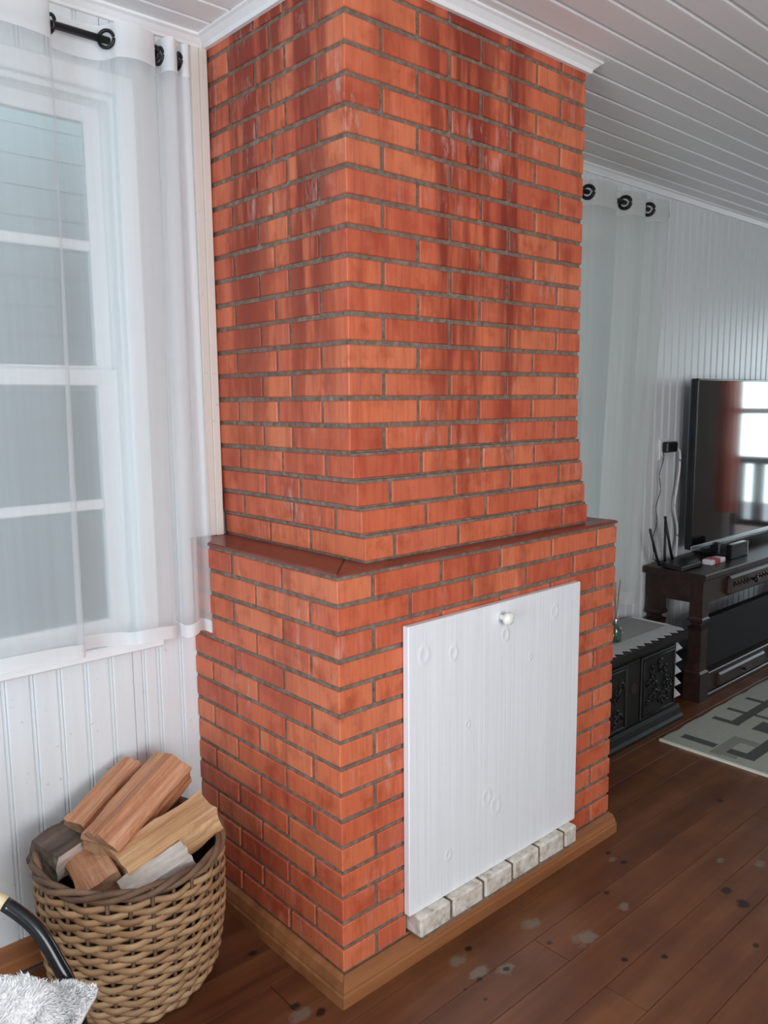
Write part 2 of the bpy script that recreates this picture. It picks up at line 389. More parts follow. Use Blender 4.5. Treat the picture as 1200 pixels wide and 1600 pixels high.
# the back wall (window and chimney side): backing with two window openings, clad in narrow beaded planks
W1 = (-1.02, -.116, .700, 2.118); W2 = (1.10, 2.02, .700, 2.03)
bm = bmesh.new()
for a in ((XL-.1, W1[0]+.045), (W1[1]-.045, W2[0]+.045), (W2[1]-.045, XR+.1)): box(bm, a[0], a[1], D+.014, D+.10, ZF, ZC+.02)
for wx in (W1, W2):
    box(bm, wx[0]+.045, wx[1]-.045, D+.014, D+.10, ZF, wx[2]+.02); box(bm, wx[0]+.045, wx[1]-.045, D+.014, D+.10, wx[3]-.05, ZC+.02)
wall_back = obj('wall_back', bm, 'backing', kind='structure')
PP = .0667; pm = {}
def plank(xa, xb, z0, z1):
    k = (round(xb-xa, 3), round(z1-z0, 3))
    if k not in pm:
        h = (xb-xa)/2; y = D
        prof = [(-h, .014), (-h, .004), (-h+.002, .0045), (-h+.004, .0005), (-h+.0075, .0), (-h+.0095, .0045), (-h+.0115, .0015), (-h+.014, 0), (h-.002, 0), (h-.0005, .003), (h-.0005, .014)] if h > .02 else [(-h, .014), (-h, 0), (h, 0), (h, .014)]
        bm = prism(bmesh.new(), prof, 'z', z0-(z0+z1)/2, z1-(z0+z1)/2); bmesh.ops.recalc_face_normals(bm, faces=bm.faces)
        me = bpy.data.meshes.new('plank'); bm.to_mesh(me); bm.free(); me.materials.append(M['white_paint']); pm[k] = me
    link('plank', pm[k], wall_back, ((xa+xb)/2, D, (z0+z1)/2))
def clad(x0, x1, start):
    x = start
    while x < x1:
        a, b = max(x, x0), min(x+PP, x1)
        if b-a > .006:
            seg = [(ZF+.005, ZC)]
            for wx in (W1, W2):
                l, r = wx[0]+.046, wx[1]-.046
                if a >= l and b <= r: seg = [(ZF+.005, wx[2]), (wx[3]-.03, ZC)]
                elif a < r < b and wx is W1 or a < l < b or a < r < b:
                    seg = None
                    q = l if a < l < b else r
                    for c, d_ in ((a, q), (q, b)):
                        if d_-c < .004: continue
                        inside = (c+d_)/2 > l and (c+d_)/2 < r
                        for z0, z1 in ([(ZF+.005, wx[2]), (wx[3]-.03, ZC)] if inside else [(ZF+.005, ZC)]): plank(c, d_, z0, z1)
                    break
            if seg:
                for z0, z1 in seg: plank(a, b, z0, z1)
        x += PP
clad(XL, .10, -.052 - PP*42)
clad(1.0, XR, .98)
# baseboards of brown wood, white crown mouldings
BP = [(0, ZF), (-.022, ZF), (-.022, ZF+.030), (-.017, ZF+.036), (-.013, ZF+.062), (-.004, .0), (0, .0)]
obj('baseboard_back', prism(bmesh.new(), [(D+y, z) for y, z in BP], 'x', XL, -.0), 'plinth_wood', kind='structure')
obj('baseboard_right', prism(bmesh.new(), [(D+y, z) for y, z in BP], 'x', 1.11, XR), 'plinth_wood', kind='structure')
CP = [(0, ZC), (-.030, ZC), (-.030, ZC-.006), (-.022, ZC-.010), (-.012, ZC-.022), (-.010, ZC-.028), (0, ZC-.028)]
obj('trim_1', prism(bmesh.new(), [(D+y, z) for y, z in CP], 'x', XL, .098), 'white_trim', kind='structure')
obj('trim_2', prism(bmesh.new(), [(D+y, z) for y, z in CP], 'x', .99, XR), 'white_trim', kind='structure')
# cream strip in the corner between the planks and the chimney
bm = nbox(.074, .0965, D-.017, D, .958, ZC-.028, bev=.002); box(bm, .052, .0745, D-.012, D, .958, ZC-.028, bev=.002)
obj('trim_3', bm, 'cream_trim', kind='structure')
# the three walls behind and beside the photographer, each with its opening
def wall_open(name, axis, at, a0, a1, o, sgn):
    bm = bmesh.new(); t0, t1 = sorted((at, at + sgn*.12))
    def bx(u0, u1, z0, z1):
        if axis == 'x': box(bm, t0, t1, u0, u1, z0, z1)
        else: box(bm, u0, u1, t0, t1, z0, z1)
    cur = a0
    for u0, u1, z0, z1 in o:
        bx(cur, u0, ZF, ZC+.02); bx(u0, u1, z1, ZC+.02)
        if z0 > ZF: bx(u0, u1, ZF, z0)
        cur = u1
    bx(cur, a1, ZF, ZC+.02)
    return obj(name, bm, 'tan_board', kind='structure')
wall_open('wall_left', 'x', XL, YF, D, [(-1.65, -.55, .45, 1.65)], -1)
wall_open('wall_front', 'y', YF, XL-.1, XR+.1, [(-1.9, .1, .60, 2.0)], -1)
wall_open('wall_right', 'x', XR, YF, D, [(-1.05, .10, ZF, 2.0)], 1)

# ------------------------------------------------------------------ windows behind the voile
def window(name, X0, X1, Z0, Z1):
    w = thing(name, ((X0+X1)/2, D, Z0), kind='structure')
    yc = D
    bm = bmesh.new(); c = .048
    box(bm, X0, X0+c, yc-.026, yc+.012, Z0, Z1, bev=.004); box(bm, X1-c, X1, yc-.026, yc+.012, Z0, Z1, bev=.003)
    box(bm, X0, X1, yc-.0265, yc+.012, Z1-c, Z1, bev=.004)
    obj('casing', bm, 'paint_window', w)
    bm = bmesh.new()
    for a, b in ((X0+c-.01, X0+c+.008), (X1-c-.008, X1-c+.01)): box(bm, a, b, yc, yc+.10, Z0, Z1-c+.012)
    box(bm, X0+c-.011, X1-c+.011, yc+.0005, yc+.10, Z1-c-.012, Z1-c+.013)
    obj('jamb', bm, 'paint_window', w)
    obj('sill', nbox(X0-.004, X1+.004, yc-.045, yc+.09, Z0-.016, Z0+.014, bev=.004), 'paint_window', w)
    a, b = X0+c+.008, X1-c-.008; zm = Z0 + .695; xm = (a+b)/2; st = .052
    for k, (z0, z1, yy) in enumerate(((Z0+.014, zm+.02, yc+.030), (zm-.022, Z1-c-.012, yc+.058))):
        bm = bmesh.new(); zb = .052; zt_ = .040; st = .052 if k == 0 else .040
        box(bm, a, a+st, yy, yy+.026, z0, z1, bev=.002); box(bm, b-st, b, yy, yy+.026, z0, z1, bev=.002)
        box(bm, a+st, b-st, yy, yy+.026, z0, z0+zb, bev=.002); box(bm, a+st, b-st, yy, yy+.026, z1-zt_, z1, bev=.002)
        fr = obj('sash', bm, 'paint_window', w)
        zc_ = (z0+zb+z1-zt_)/2
        bm = nbox(a+st, b-st, yy+.003, yy+.023, zc_-.013, zc_+.013, bev=.003); box(bm, xm-.013, xm+.013, yy+.003, yy+.023, z0+zb, z1-zt_, bev=.003)
        obj('muntin', bm, 'paint_window', fr)
        for xa, xb in ((a+st, xm-.013), (xm+.013, b-st)):
            for za, zb_ in ((z0+zb, zc_-.013), (zc_+.013, z1-zt_)):
                obj('pane', nbox(xa, xb, yy+.011, yy+.014, za, zb_), 'window_glass', fr)
    return w
window('window_1', *W1); window('window_2', *W2)
# weatherboards of the side passage outside the windows
wo = obj('wall_outside', nbox(-3.2, 4.5, 2.06, 2.12, -.4, 3.0), 'outside_board', kind='structure')
for k in range(27):
    z = -.35 + .115*k
    bm = prism(bmesh.new(), [(2.0575, z), (2.06, z+.118), (2.07, z+.118), (2.07, z)], 'x', -3.2, 4.5)
    obj('weatherboard', bm, 'outside_board', wo)
obj('terrain_outside', nbox(-3.2, 4.5, .77, 2.10, -.45, -.38), 'joint_dust', kind='structure')
obj('added_shade_roof', nbox(-3.2, 4.5, .74, 1.62, 2.42, 2.47), 'backing', kind='structure')  # added out-of-view roof, keeps the sky off the boards

# ------------------------------------------------------------------ fireplace
PZ, ZT = .063, .9577
fp = thing('brick_fireplace', (.55, .32, ZF), 'tall orange red brick fireplace with wider lower part and a thin brown ledge', 'fireplace')
bricks = []      # (x0,x1,y0,y1,z0,z1, visible)
J = .0105
Wl, Dl = 1.108, .647
def yrun(x_front_depth): pass
def course(z0, z1, x0, y0, x1, ybk, left, front, depth=.10):
    """left: joints along y from the corner; front: joints along x; the corner brick takes both faces"""
    fx = [x0] + front + [x1]; ly = [y0] + left + [ybk]
    hj = J/2
    # corner brick
    bricks.append((x0, front[0]-hj, y0, left[0]-hj, z0, z1, 1))
    for i in range(1, len(fx)-1):
        a, b = fx[i]+hj, fx[i+1]-(hj if i < len(fx)-2 else 0)
        last = i == len(fx)-2
        bricks.append((a, b, y0, y0 + (depth if not last else (.2166-J if (b-a) < .15 else .104-hj)), z0, z1, 1))
    for i in range(1, len(ly)-1):
        a, b = ly[i]+hj, ly[i+1]-(hj if i < len(ly)-2 else .001)
        bricks.append((x0, x0+depth, a, b, z0, z1, 1))
    # right hand face
    cur = y0 + (.2166 if (fx[-1]-fx[-2]) < .15 else .104)
    while cur < ybk - .02:
        b = min(cur+.2166, ybk)
        bricks.append((x1-depth, x1, cur+hj-.002, b-hj+.002 if b < ybk else b-.001, z0, z1, 0)); cur = b
PX0, PX1, PZ0, PZ1 = .192, .888, .066, .803
for c in range(15):
    z0, z1 = c*PZ + J/2, (c+1)*PZ - J/2
    if c % 2 == 0: fr = [.1045, .3275, .5515, .776, 1.0015]; lf = [.2135, .4365]
    else: fr = [.2215, .4425, .6635, .8845]; lf = [.105, .331, .553]
    if c <= 11:       # the opening behind the white board
        fr = [.1045, .2075, .8925, 1.0015] if c % 2 == 0 else [.2075, .8885]
    course(z0, z1, 0, 0, Wl, Dl, lf, fr)
XU, YU, XU1, DU = .098, .069, .9865, .634
step = {0: (.112, .036, .998), 1: (.106, .042, .993), 2: (.102, .049, .990), 3: (.099, .058, .988)}
for m in range(21):
    x0, y0, x1 = step.get(m, (XU, YU, XU1)); z0 = ZT + m*PZ + J/2; z1 = ZT + (m+1)*PZ - J/2
    if m == 20: z1 = ZC
    s = y0 - .069
    if m % 2: fr = [.318, .541, .764]; lf = [.170, .350, .535] if m > 3 else ([.162, .339, .535] if m == 3 else [.139, .307, .536])
    else: fr = [.206, .428, .651, .872]; lf = [.291, .417] if m > 3 else ([.269, .422] if m == 2 else [.246, .421])
    course(z0, z1, x0, y0, x1, D if m > 0 else D, lf, fr)
rb = random.Random(11)
def put_brick(b, par):
    x0, x1, y0, y1, z0, z1, vis = b
    sx, sy, sz = (round((v)*500)/500 for v in (x1-x0, y1-y0, z1-z0))
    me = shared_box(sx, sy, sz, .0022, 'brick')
    o = link('brick', me, par, ((x0+x1)/2 + rb.uniform(-.0007, .0007), (y0+y1)/2 + rb.uniform(-.0009, .0009), (z0+z1)/2 + rb.uniform(-.0007, .0007)))
    o.rotation_euler = (rb.uniform(-.004, .004), rb.uniform(-.005, .005), rb.uniform(-.004, .004))
vis = [b for b in bricks if b[6] and not (b[0] > PX0 and b[1] < PX1 and b[5] < PZ1 and b[2] < .01)]
hid = [b for b in bricks if not b[6]]
def csize(b):
    c = Vector(((b[0]+b[1])/2, b[2], (b[4]+b[5])/2 + ZO)); return ((b[1]-b[0]) + (b[3]-b[2]))/(c-CAM).length
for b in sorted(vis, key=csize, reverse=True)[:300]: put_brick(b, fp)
rest = sorted(vis, key=csize, reverse=True)[300:] + hid

bm = bmesh.new()
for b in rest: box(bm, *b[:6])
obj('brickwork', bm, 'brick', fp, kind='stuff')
q = .0045
bm = bmesh.new()
box(bm, q, .20, q, Dl, ZF, .949); box(bm, .90, Wl-q, q, Dl, ZF, .949); box(bm, .2, .9, q, Dl, 12*PZ, .949); box(bm, .2, .9, .35, Dl, ZF, 12*PZ); box(bm, .2, .9, q, .35, ZF, .004)
for m in range(4):
    x0, y0, x1 = step[m]; box(bm, x0+q, x1-q, y0+q, D, ZT+m*PZ-.003, ZT+(m+1)*PZ+.0015)
box(bm, XU+q, XU1-q, YU+q, D, ZT+4*PZ-.001, ZC)
obj('mortar', bm, 'mortar', fp)
# ledge slabs, mitred at the corners
o_ = .0015; i_ = .20
def slab(pts, z0, z1):
    bm = prism(bmesh.new(), pts, 'z', z0, z1); bmesh.ops.recalc_face_normals(bm, faces=bm.faces)
    bmesh.ops.bevel(bm, geom=[e for e in bm.edges if abs(e.verts[0].co.z-e.verts[1].co.z) < 1e-5 and e.verts[0].co.z > z1-.001], offset=.002, segments=2, affect='EDGES'); return bm
g = .0003
obj('mantle_slab', slab([(-o_, -o_+g*2), (i_, i_+g*2), (i_, Dl), (-o_, Dl)], .9495, ZT), 'mantle_slab', fp)
obj('mantle_slab', slab([(-o_+g*2, -o_), (Wl+o_-g*2, -o_), (Wl-i_-g*2, i_), (i_+g*2, i_)], .9495, ZT), 'mantle_slab', fp)
obj('mantle_slab', slab([(Wl+o_, -o_+g*2), (Wl+o_, Dl), (Wl-i_, Dl), (Wl-i_, i_+g*2)], .9495, ZT), 'mantle_slab', fp)
def mitre(prof, pts, signs):
    """sweep an (offset, z) profile between two plan corners; each end is given by (corner, outward offset direction)"""
    bm = bmesh.new(); (ca, da), (cb_, db) = pts
    va = [bm.verts.new((ca[0]+da[0]*p, ca[1]+da[1]*p, z)) for p, z in prof]; vb = [bm.verts.new((cb_[0]+db[0]*p, cb_[1]+db[1]*p, z)) for p, z in prof]
    n = len(prof); bm.faces.new(va); bm.faces.new(vb[::-1])
    for i in range(n): bm.faces.new((va[i], va[(i+1) % n], vb[(i+1) % n], vb[i]))
    return bm
MP = [(-.003, ZF), (.021, ZF), (.021, ZF+.028), (.0175, ZF+.034), (.0185, ZF+.038), (.012, ZF+.060), (.002, -.001), (-.003, -.001)]
e = .0006
obj('plinth_moulding', mitre(MP, [((0, 0+e), (-1, -1)), ((0, Dl-.022), (-1, 0))], 0), 'plinth_wood', fp)
obj('plinth_moulding', mitre(MP, [((0+e, 0), (-1, -1)), ((Wl-e, 0), (1, -1))], 0), 'plinth_wood', fp)
obj('plinth_moulding', mitre(MP, [((Wl, 0+e), (1, -1)), ((Wl, Dl-.022), (1, 0))], 0), 'plinth_wood', fp)
# crown moulding round the chimney
KP = [(.0, ZC), (.034, ZC), (.034, ZC-.005), (.027, ZC-.008), (.014, ZC-.020), (.011, ZC-.030), (.0, ZC-.030)]
obj('trim_4', mitre(KP, [((XU, YU), (-1, -1)), ((XU, DU), (-1, 0))], 0), 'white_trim', kind='structure')
obj('trim_5', mitre(KP, [((XU, YU), (-1, -1)), ((XU1, YU), (1, -1))], 0), 'white_trim', kind='structure')
obj('trim_6', mitre(KP, [((XU1, YU), (1, -1)), ((XU1, DU), (1, 0))], 0), 'white_trim', kind='structure')
# whitewashed hearth bricks under the board
xs = [.203, .322, .446, .567, .687, .806, .870]
for a, b in zip(xs, xs[1:]):
    bm = nbox(a+.005, b-.005, -.046, .05, .011, .0655, bev=.005)
    ob = obj('hearth_brick', bm, 'whitewashed_brick', fp); ob['label'] = 'whitewashed brick lying under the white board'
    ob.rotation_euler = (rb.uniform(-.01, .01), rb.uniform(-.012, .012), rb.uniform(-.01, .01))
obj('hearth_mortar', nbox(.216, .860, -.040, .05, .001, .060), 'mortar', fp)
# the white wooden board closing the firebox
bd = thing('fireplace_board', (.536, -.011, PZ0), 'white painted wooden board with small round knob closing the fireplace opening', 'board')
obj('panel', nbox(PX0, PX1, -.022, -.002, PZ0, PZ1, bev=.002), 'board_paint', bd)
bm = lathe(bmesh.new(), [(.009, .0), (.0075, -.010), (.0085, -.014), (.015, -.020), (.0175, -.027), (.015, -.034), (.007, -.038)], (.528, -.021, .765), 20, 'y')
obj('knob', bm, 'knob_white', bd, smooth=True)

# ------------------------------------------------------------------ left curtain, rod
def sheet(top, bot, z0f, z1, ns, nz, amp=1.):
    T = catmull([(a[0], a[1], 0) for a in top], ns); B = catmull([(a[0], a[1], 0) for a in bot], ns); n = len(T)
    bm = bmesh.new(); V = []
    for i in range(n):
        col = []; zb = z0f(i/(n-1))
        for k in range(nz+1):
            t = k/nz; s = t*t*(3-2*t); p = T[i].lerp(B[i], s); z = z1 + (zb-z1)*t
            wob = .006*t*noise.noise(Vector((p.x*9, z*1.5, 3.1)))
            col.append(bm.verts.new((p.x + wob, p.y + wob, z)))
        V.append(col)
    for i in range(n-1):
        for k in range(nz): bm.faces.new((V[i][k], V[i+1][k], V[i+1][k+1], V[i][k+1]))
    return bm, T, B
RY, RZ = .577, 2.168
lt = [(-.95, .545), (-.80, .61), (-.66, .545), (-.50, .538), (-.40, .540), (-.345, .553), (-.332, .577), (-.322, .600), (-.27, .611), (-.215, .603), (-.197, .577), (-.185, .548), (-.145, .535), (-.098, .550), (-.082, .577), (-.079, .600), (-.073, .602), (-.069, .577), (-.064, .550), (-.048, .541), (-.033, .555), (-.030, .577), (-.028, .590), (-.023, .590), (-.020, .577), (-.016, .557), (.000, .555), (.006, .572)]
lb = [(-.95, .55), (-.80, .595), (-.66, .55), (-.52, .545), (-.42, .545), (-.355, .550), (-.343, .570), (-.348, .592), (-.29, .600), (-.235, .592), (-.215, .577), (-.20, .555), (-.16, .550), (-.110, .558), (-.090, .577), (-.088, .594), (-.083, .594), (-.077, .577), (-.070, .556), (-.050, .550), (-.030, .560), (-.026, .577), (-.024, .592), (-.019, .592), (-.012, .577), (-.006, .558), (.004, .552), (.016, .560)]
cur = thing('curtain', (-.35, RY, .72), 'white sheer eyelet curtain hanging over the paned window left of the fireplace', 'curtain')
zb1 = lambda u: .722 - .014*u - .004*math.sin(u*40)
bm, T, B = sheet(lt, lb, zb1, RZ+.036, 7, 44); obj('voile', bm, 'sheer', cur, smooth=True)
def partial_band(top, bot, zt0, zb0, zfull, za, zb_, ns, off, z0f):
    T = catmull([(a[0], a[1], 0) for a in top], ns); B = catmull([(a[0], a[1], 0) for a in bot], ns); n = len(T); bm = bmesh.new(); V = []
    for i in range(n):
        col = []; zb0_ = z0f(i/(n-1))
        for k in range(4):
            z = (za(i/(n-1)) if callable(za) else za) + ((zb_(i/(n-1)) if callable(zb_) else zb_) - (za(i/(n-1)) if callable(za) else za))*k/3
            t = (z-zfull)/(zb0_-zfull); s = max(0, min(1, t)); s = s*s*(3-2*s); p = T[i].lerp(B[i], s); wob = .006*max(0, t)*noise.noise(Vector((p.x*9, z*1.5, 3.1)))
            col.append(bm.verts.new((p.x+wob, p.y+wob+off, z)))
        V.append(col)
    for i in range(n-1):
        for k in range(3): bm.faces.new((V[i][k], V[i+1][k], V[i+1][k+1], V[i][k+1]))
    return bm
bm = partial_band(lt, lb, 0, 0, RZ+.036, RZ+.037, RZ-.040, 7, -.0012, zb1); obj('header_band', bm, 'sheer_double', cur, smooth=True)
bm = partial_band(lt, lb, 0, 0, RZ+.036, lambda u: zb1(u)+.034, zb1, 7, -.0012, zb1); obj('hem', bm, 'sheer_double', cur, smooth=True)
for x, ax in ((-.332, (1, .25, 0)), (-.197, (.75, .6, 0)), (-.082, (1, .12, 0)), (-.069, (1, .1, 0)), (-.030, (1, .1, 0)), (-.020, (1, .1, 0))):
    obj('eyelet', torus(bmesh.new(), (x - (.008 if x == -.197 else 0), RY - (.007 if x == -.197 else 0), RZ), .019, .0042, ax), 'black_iron', cur, smooth=True)
rod = thing('curtain_rod', (-.5, RY, RZ), 'black metal curtain rod above the window left of the fireplace', 'curtain rod')
obj('pole', tube(bmesh.new(), [(-1.12, RY, RZ), (.004, RY, RZ)], .0085, 12), 'black_iron', rod, smooth=True)
for x in (-1.06, -.026):
    obj('bracket', tube(bmesh.new(), [(x, RY+.006, RZ), (x, D-.001, RZ)], .004, 8), 'black_iron', rod)
# ------------------------------------------------------------------ right curtain, rod
QY, QZ = .585, 2.142
rt_ = [(1.02, .57), (1.12, .60), (1.22, .56), (1.34, .605), (1.44, .556), (1.54, .556), (1.60, .585), (1.66, .612), (1.745, .610), (1.768, .585), (1.785, .560), (1.85, .548), (1.93, .556), (1.955, .585), (1.972, .612), (2.02, .612), (2.038, .585), (2.054, .560), (2.10, .549), (2.155, .558), (2.172, .585), (2.184, .608), (2.212, .608), (2.226, .585), (2.240, .562), (2.29, .552), (2.345, .556), (2.378, .572)]
rb_ = [(1.02, .57), (1.12, .60), (1.22, .56), (1.34, .605), (1.42, .558), (1.50, .558), (1.56, .585), (1.61, .608), (1.69, .606), (1.71, .585), (1.725, .562), (1.79, .552), (1.86, .560), (1.885, .585), (1.90, .608), (1.94, .608), (1.955, .585), (1.97, .562), (2.01, .552), (2.055, .560), (2.07, .585), (2.08, .606), (2.10, .606), (2.112, .585), (2.125, .564), (2.16, .556), (2.20, .560), (2.225, .575)]
cu2 = thing('curtain', (1.7, QY, .41), 'white voile curtain on black eyelets hanging right of the chimney, beside the television', 'curtain')
zb2 = lambda u: .405 - .004*math.sin(u*30)
bm, T, B = sheet(rt_, rb_, zb2, QZ+.045, 7, 44); obj('voile', bm, 'sheer_far', cu2, smooth=True)
bm = partial_band(rt_, rb_, 0, 0, QZ+.045, QZ+.046, QZ-.050, 7, -.0012, zb2); obj('header_band', bm, 'sheer_far_double', cu2, smooth=True)
bm = partial_band(rt_, rb_, 0, 0, QZ+.045, lambda u: zb2(u)+.06, zb2, 7, -.0012, zb2); obj('hem', bm, 'sheer_far_double', cu2, smooth=True)
for x in (1.768, 2.038, 2.226):
    obj('eyelet', torus(bmesh.new(), (x, QY, QZ), .024, .0075, (.93, .36, 0)), 'black_iron', cu2, smooth=True)
rod2 = thing('curtain_rod', (1.7, QY, QZ), 'black curtain rod end showing between the far white curtain folds', 'curtain rod')
obj('pole', tube(bmesh.new(), [(1.02, QY, QZ), (2.372, QY, QZ)], .0095, 12), 'black_iron', rod2, smooth=True)
obj('end_cap', lathe(bmesh.new(), [(.001, -.014), (.014, -.010), (.014, .010), (.001, .014)], (2.378, QY, QZ), 14), 'black_iron', rod2, smooth=True)
for x in (1.04, 2.30): obj('bracket', tube(bmesh.new(), [(x, QY+.008, QZ), (x, D-.001, QZ)], .005, 8), 'black_iron', rod2)

# ------------------------------------------------------------------ basket of firewood
BC = Vector((-.322, .405, ZF))
bk = thing('wicker_basket', BC, 'large round brown wicker basket of firewood standing left of the fireplace', 'basket')
BH = .368
def brad(z):        # radius at height z above the floor
    t = z/BH; 
    K = ((0, .146), (.05, .166), (.14, .186), (.35, .203), (.6, .211), (1.1, .212))
    for (a, ra), (b, rb2) in zip(K, K[1:]):
        if t <= b: return ra + (rb2-ra)*(t-a)/(b-a)
    return .212
NS = 28
rw = random.Random(5)
nrow = 22
for k in range(nrow):
    z = .014 + k*(BH-.044)/nrow
    P = []; ph = k % 2
    N = NS*6
    j1, j2 = rw.uniform(0, 6), rw.uniform(.001, .0025)
    for i in range(N):
        a = 2*math.pi*i/N; s = math.cos(NS*a/2*1.0 + ph*math.pi)
        r = brad(z) + .0062*s + .001*math.sin(5*a+j1); P.append((BC.x + r*math.cos(a), BC.y + r*math.sin(a), BC.z + z + j2*math.sin(3*a+j1)))
    obj('weaver', tube(bmesh.new(), P, .0040, 6, closed=True, flat=.0086), 'wicker', bk, smooth=True)
for k in range(NS):
    a = 2*math.pi*(k)/NS
    P = [(BC.x + brad(z)*math.cos(a), BC.y + brad(z)*math.sin(a), BC.z + z) for z in (.004, .05, .1, .15, .2, .25, .3, BH-.01)]
    obj('stake', tube(bmesh.new(), P, .0045, 6), 'wicker_dark', bk, smooth=True)
for d in range(3):   # twisted rim of three strands
    P = []
    for i in range(160):
        a = 2*math.pi*i/160; q_ = 6*a + d*2*math.pi/3; r = .2115 + .0065*math.cos(q_) + .002*noise.noise(Vector((a*3, d, 1)))
        P.append((BC.x + r*math.cos(a), BC.y + r*math.sin(a), BC.z + BH-.016 + .009*math.sin(q_) + .003*noise.noise(Vector((a*2, d, 7)))))
    obj('rim_strand', tube(bmesh.new(), P, .0072, 7, closed=True), 'wicker_dark', bk, smooth=True)
obj('base', lathe(bmesh.new(), [(.001, .0), (.146, .0), (.150, .010), (.14, .014), (.001, .014)], BC, 40), 'wicker_dark', bk)
obj('lining', lathe(bmesh.new(), [(.139, .012), (.172, .05), (.190, .13), (.2005, .22), (.2015, .32), (.1995, .32), (.1985, .22), (.188, .13), (.170, .05), (.137, .014)], BC, 40), 'basket_lining', bk)

def log(p0, p1, sec, roll, mats, label, seed, amp=.006, nl=16):
    """a split billet: cross-section polygon sec (metres), swept p0->p1 with noise; mats = (sides, ends, bark)"""
    p0, p1 = Vector(p0), Vector(p1); t = (p1-p0).normalized(); s = t.cross(Vector((0, 0, 1))).normalized(); u = s.cross(t)
    R = Matrix.Rotation(roll, 3, t); s, u = R @ s, R @ u
    # refine the section
    S = []
    for i, (x, y, mi) in enumerate(sec):
        x2, y2, _ = sec[(i+1) % len(sec)]
        for k in range(4): f = k/4; S.append((x+(x2-x)*f, y+(y2-y)*f, mi))
    n = len(S); bm = bmesh.new(); rings = []
    for k in range(nl+1):
        f = k/nl; ring = []
        for i, (x, y, mi) in enumerate(S):
            nz = noise.noise(Vector((f*2.2, i*1.9, seed*7.3)))*amp + noise.noise(Vector((f*9, i*3.1, seed*3.7)))*amp*.3
            end = (noise.noise(Vector((x*90, y*90, seed+k))) * .008) if k in (0, nl) else 0
            l = math.hypot(x, y) or 1; ring.append(bm.verts.new(p0 + (p1-p0)*f + t*end + s*(x*(1+nz/l)) + u*(y*(1+nz/l))))
        rings.append(ring)
    for k in range(nl):
        for i in range(n):
            fc = bm.faces.new((rings[k][i], rings[k][(i+1) % n], rings[k+1][(i+1) % n], rings[k+1][i])); fc.material_index = S[i][2]
    for ring, p in ((rings[0], p0), (rings[-1], p1)):
        c = bm.verts.new(p + t*(.004 if p is p0 else -.004))
        for i in range(n): fc = bm.faces.new((ring[i], ring[(i+1) % n], c)); fc.material_index = 1
    o = obj('firewood', bm, list(mats), label=label, category='firewood', group='split firewood in the wicker basket', origin=(p0+p1)/2)
    # line the object axis up with the billet so that the grain runs along it
    Q = t.to_track_quat('X', 'Z').to_matrix().to_4x4()
    o.data.transform(Q.inverted()); o.rotation_euler = Q.to_euler()
    return o
quad = [(-.05, -.028, 2), (.046, -.034, 0), (.052, .018, 0), (-.008, .038, 0), (-.052, .012, 0)]
wedge = [(-.045, -.03, 0), (.045, -.024, 0), (.012, .040, 0)]
slabs = [(-.048, -.016, 2), (.048, -.020, 0), (.044, .018, 0), (-.044, .020, 0)]
log((-.402, .400, .312), (-.160, .495, .400), [(-.056, -.036, 0), (.054, -.040, 0), (.060, .010, 0), (.010, .040, 0), (-.052, .020, 0)], .12, ('split_wood_red', 'end_grain', 'bark_grey'), 'reddish split log lying across the top of the firewood basket', 1, .009)
log((-.415, .505, .312), (-.228, .585, .385), [(-.036, -.026, 0), (.034, -.030, 0), (.030, .028, 0), (-.030, .030, 0)], .0, ('split_wood_red', 'end_grain', 'bark_grey'), 'reddish split log leaning behind the topmost log, nearer the wall', 2, .009)
log((-.378, .340, .272), (-.148, .338, .335), [(-.050, -.038, 0), (.050, -.040, 0), (.044, .026, 0), (-.036, .034, 0)], .1, ('split_wood_pale', 'split_wood_pale', 'bark_grey'), 'pale yellow split log under the top one, its end at the right rim', 3, .009)
log((-.500, .485, .275), (-.330, .560, .275), [(-.050, -.034, 2), (.046, -.036, 2), (.040, .032, 0), (-.042, .036, 0)], .25, ('bark_grey', 'bark_grey', 'weathered_pale'), 'grey brown weathered log poking over the left rim of the basket', 4, .008)
log((-.425, .325, .238), (-.400, .520, .245), [(-.046, -.034, 2), (.048, -.034, 0), (.046, .030, 0), (-.044, .034, 0)], -.35, ('split_wood_red', 'end_grain', 'bark_grey'), 'short brown log with its sawn end toward the room, front left in basket', 5, .008)
log((-.395, .288, .232), (-.245, .262, .285), [(-.040, -.026, 2), (.040, -.030, 0), (.032, .032, 0), (-.026, .030, 0)], .3, ('weathered_pale', 'weathered_pale', 'bark_grey'), 'whitish weathered log lying at the front rim of the basket', 6, .008)
log((-.235, .540, .262), (-.150, .500, .312), [(-.032, -.028, 2), (.032, -.028, 2), (.028, .028, 0), (-.028, .028, 2)], .2, ('bark_grey', 'bark_grey', 'bark_grey'), 'dark brown log end at the back rim of the basket, beside the bricks', 7, .008)
log((-.36, .42, .17), (-.22, .40, .18), [(-.05, -.03, 2), (.05, -.03, 0), (.04, .03, 0), (-.04, .03, 0)], .2, ('bark_grey', 'end_grain', 'bark_grey'), 'dark log deep in the basket beneath the others', 8)

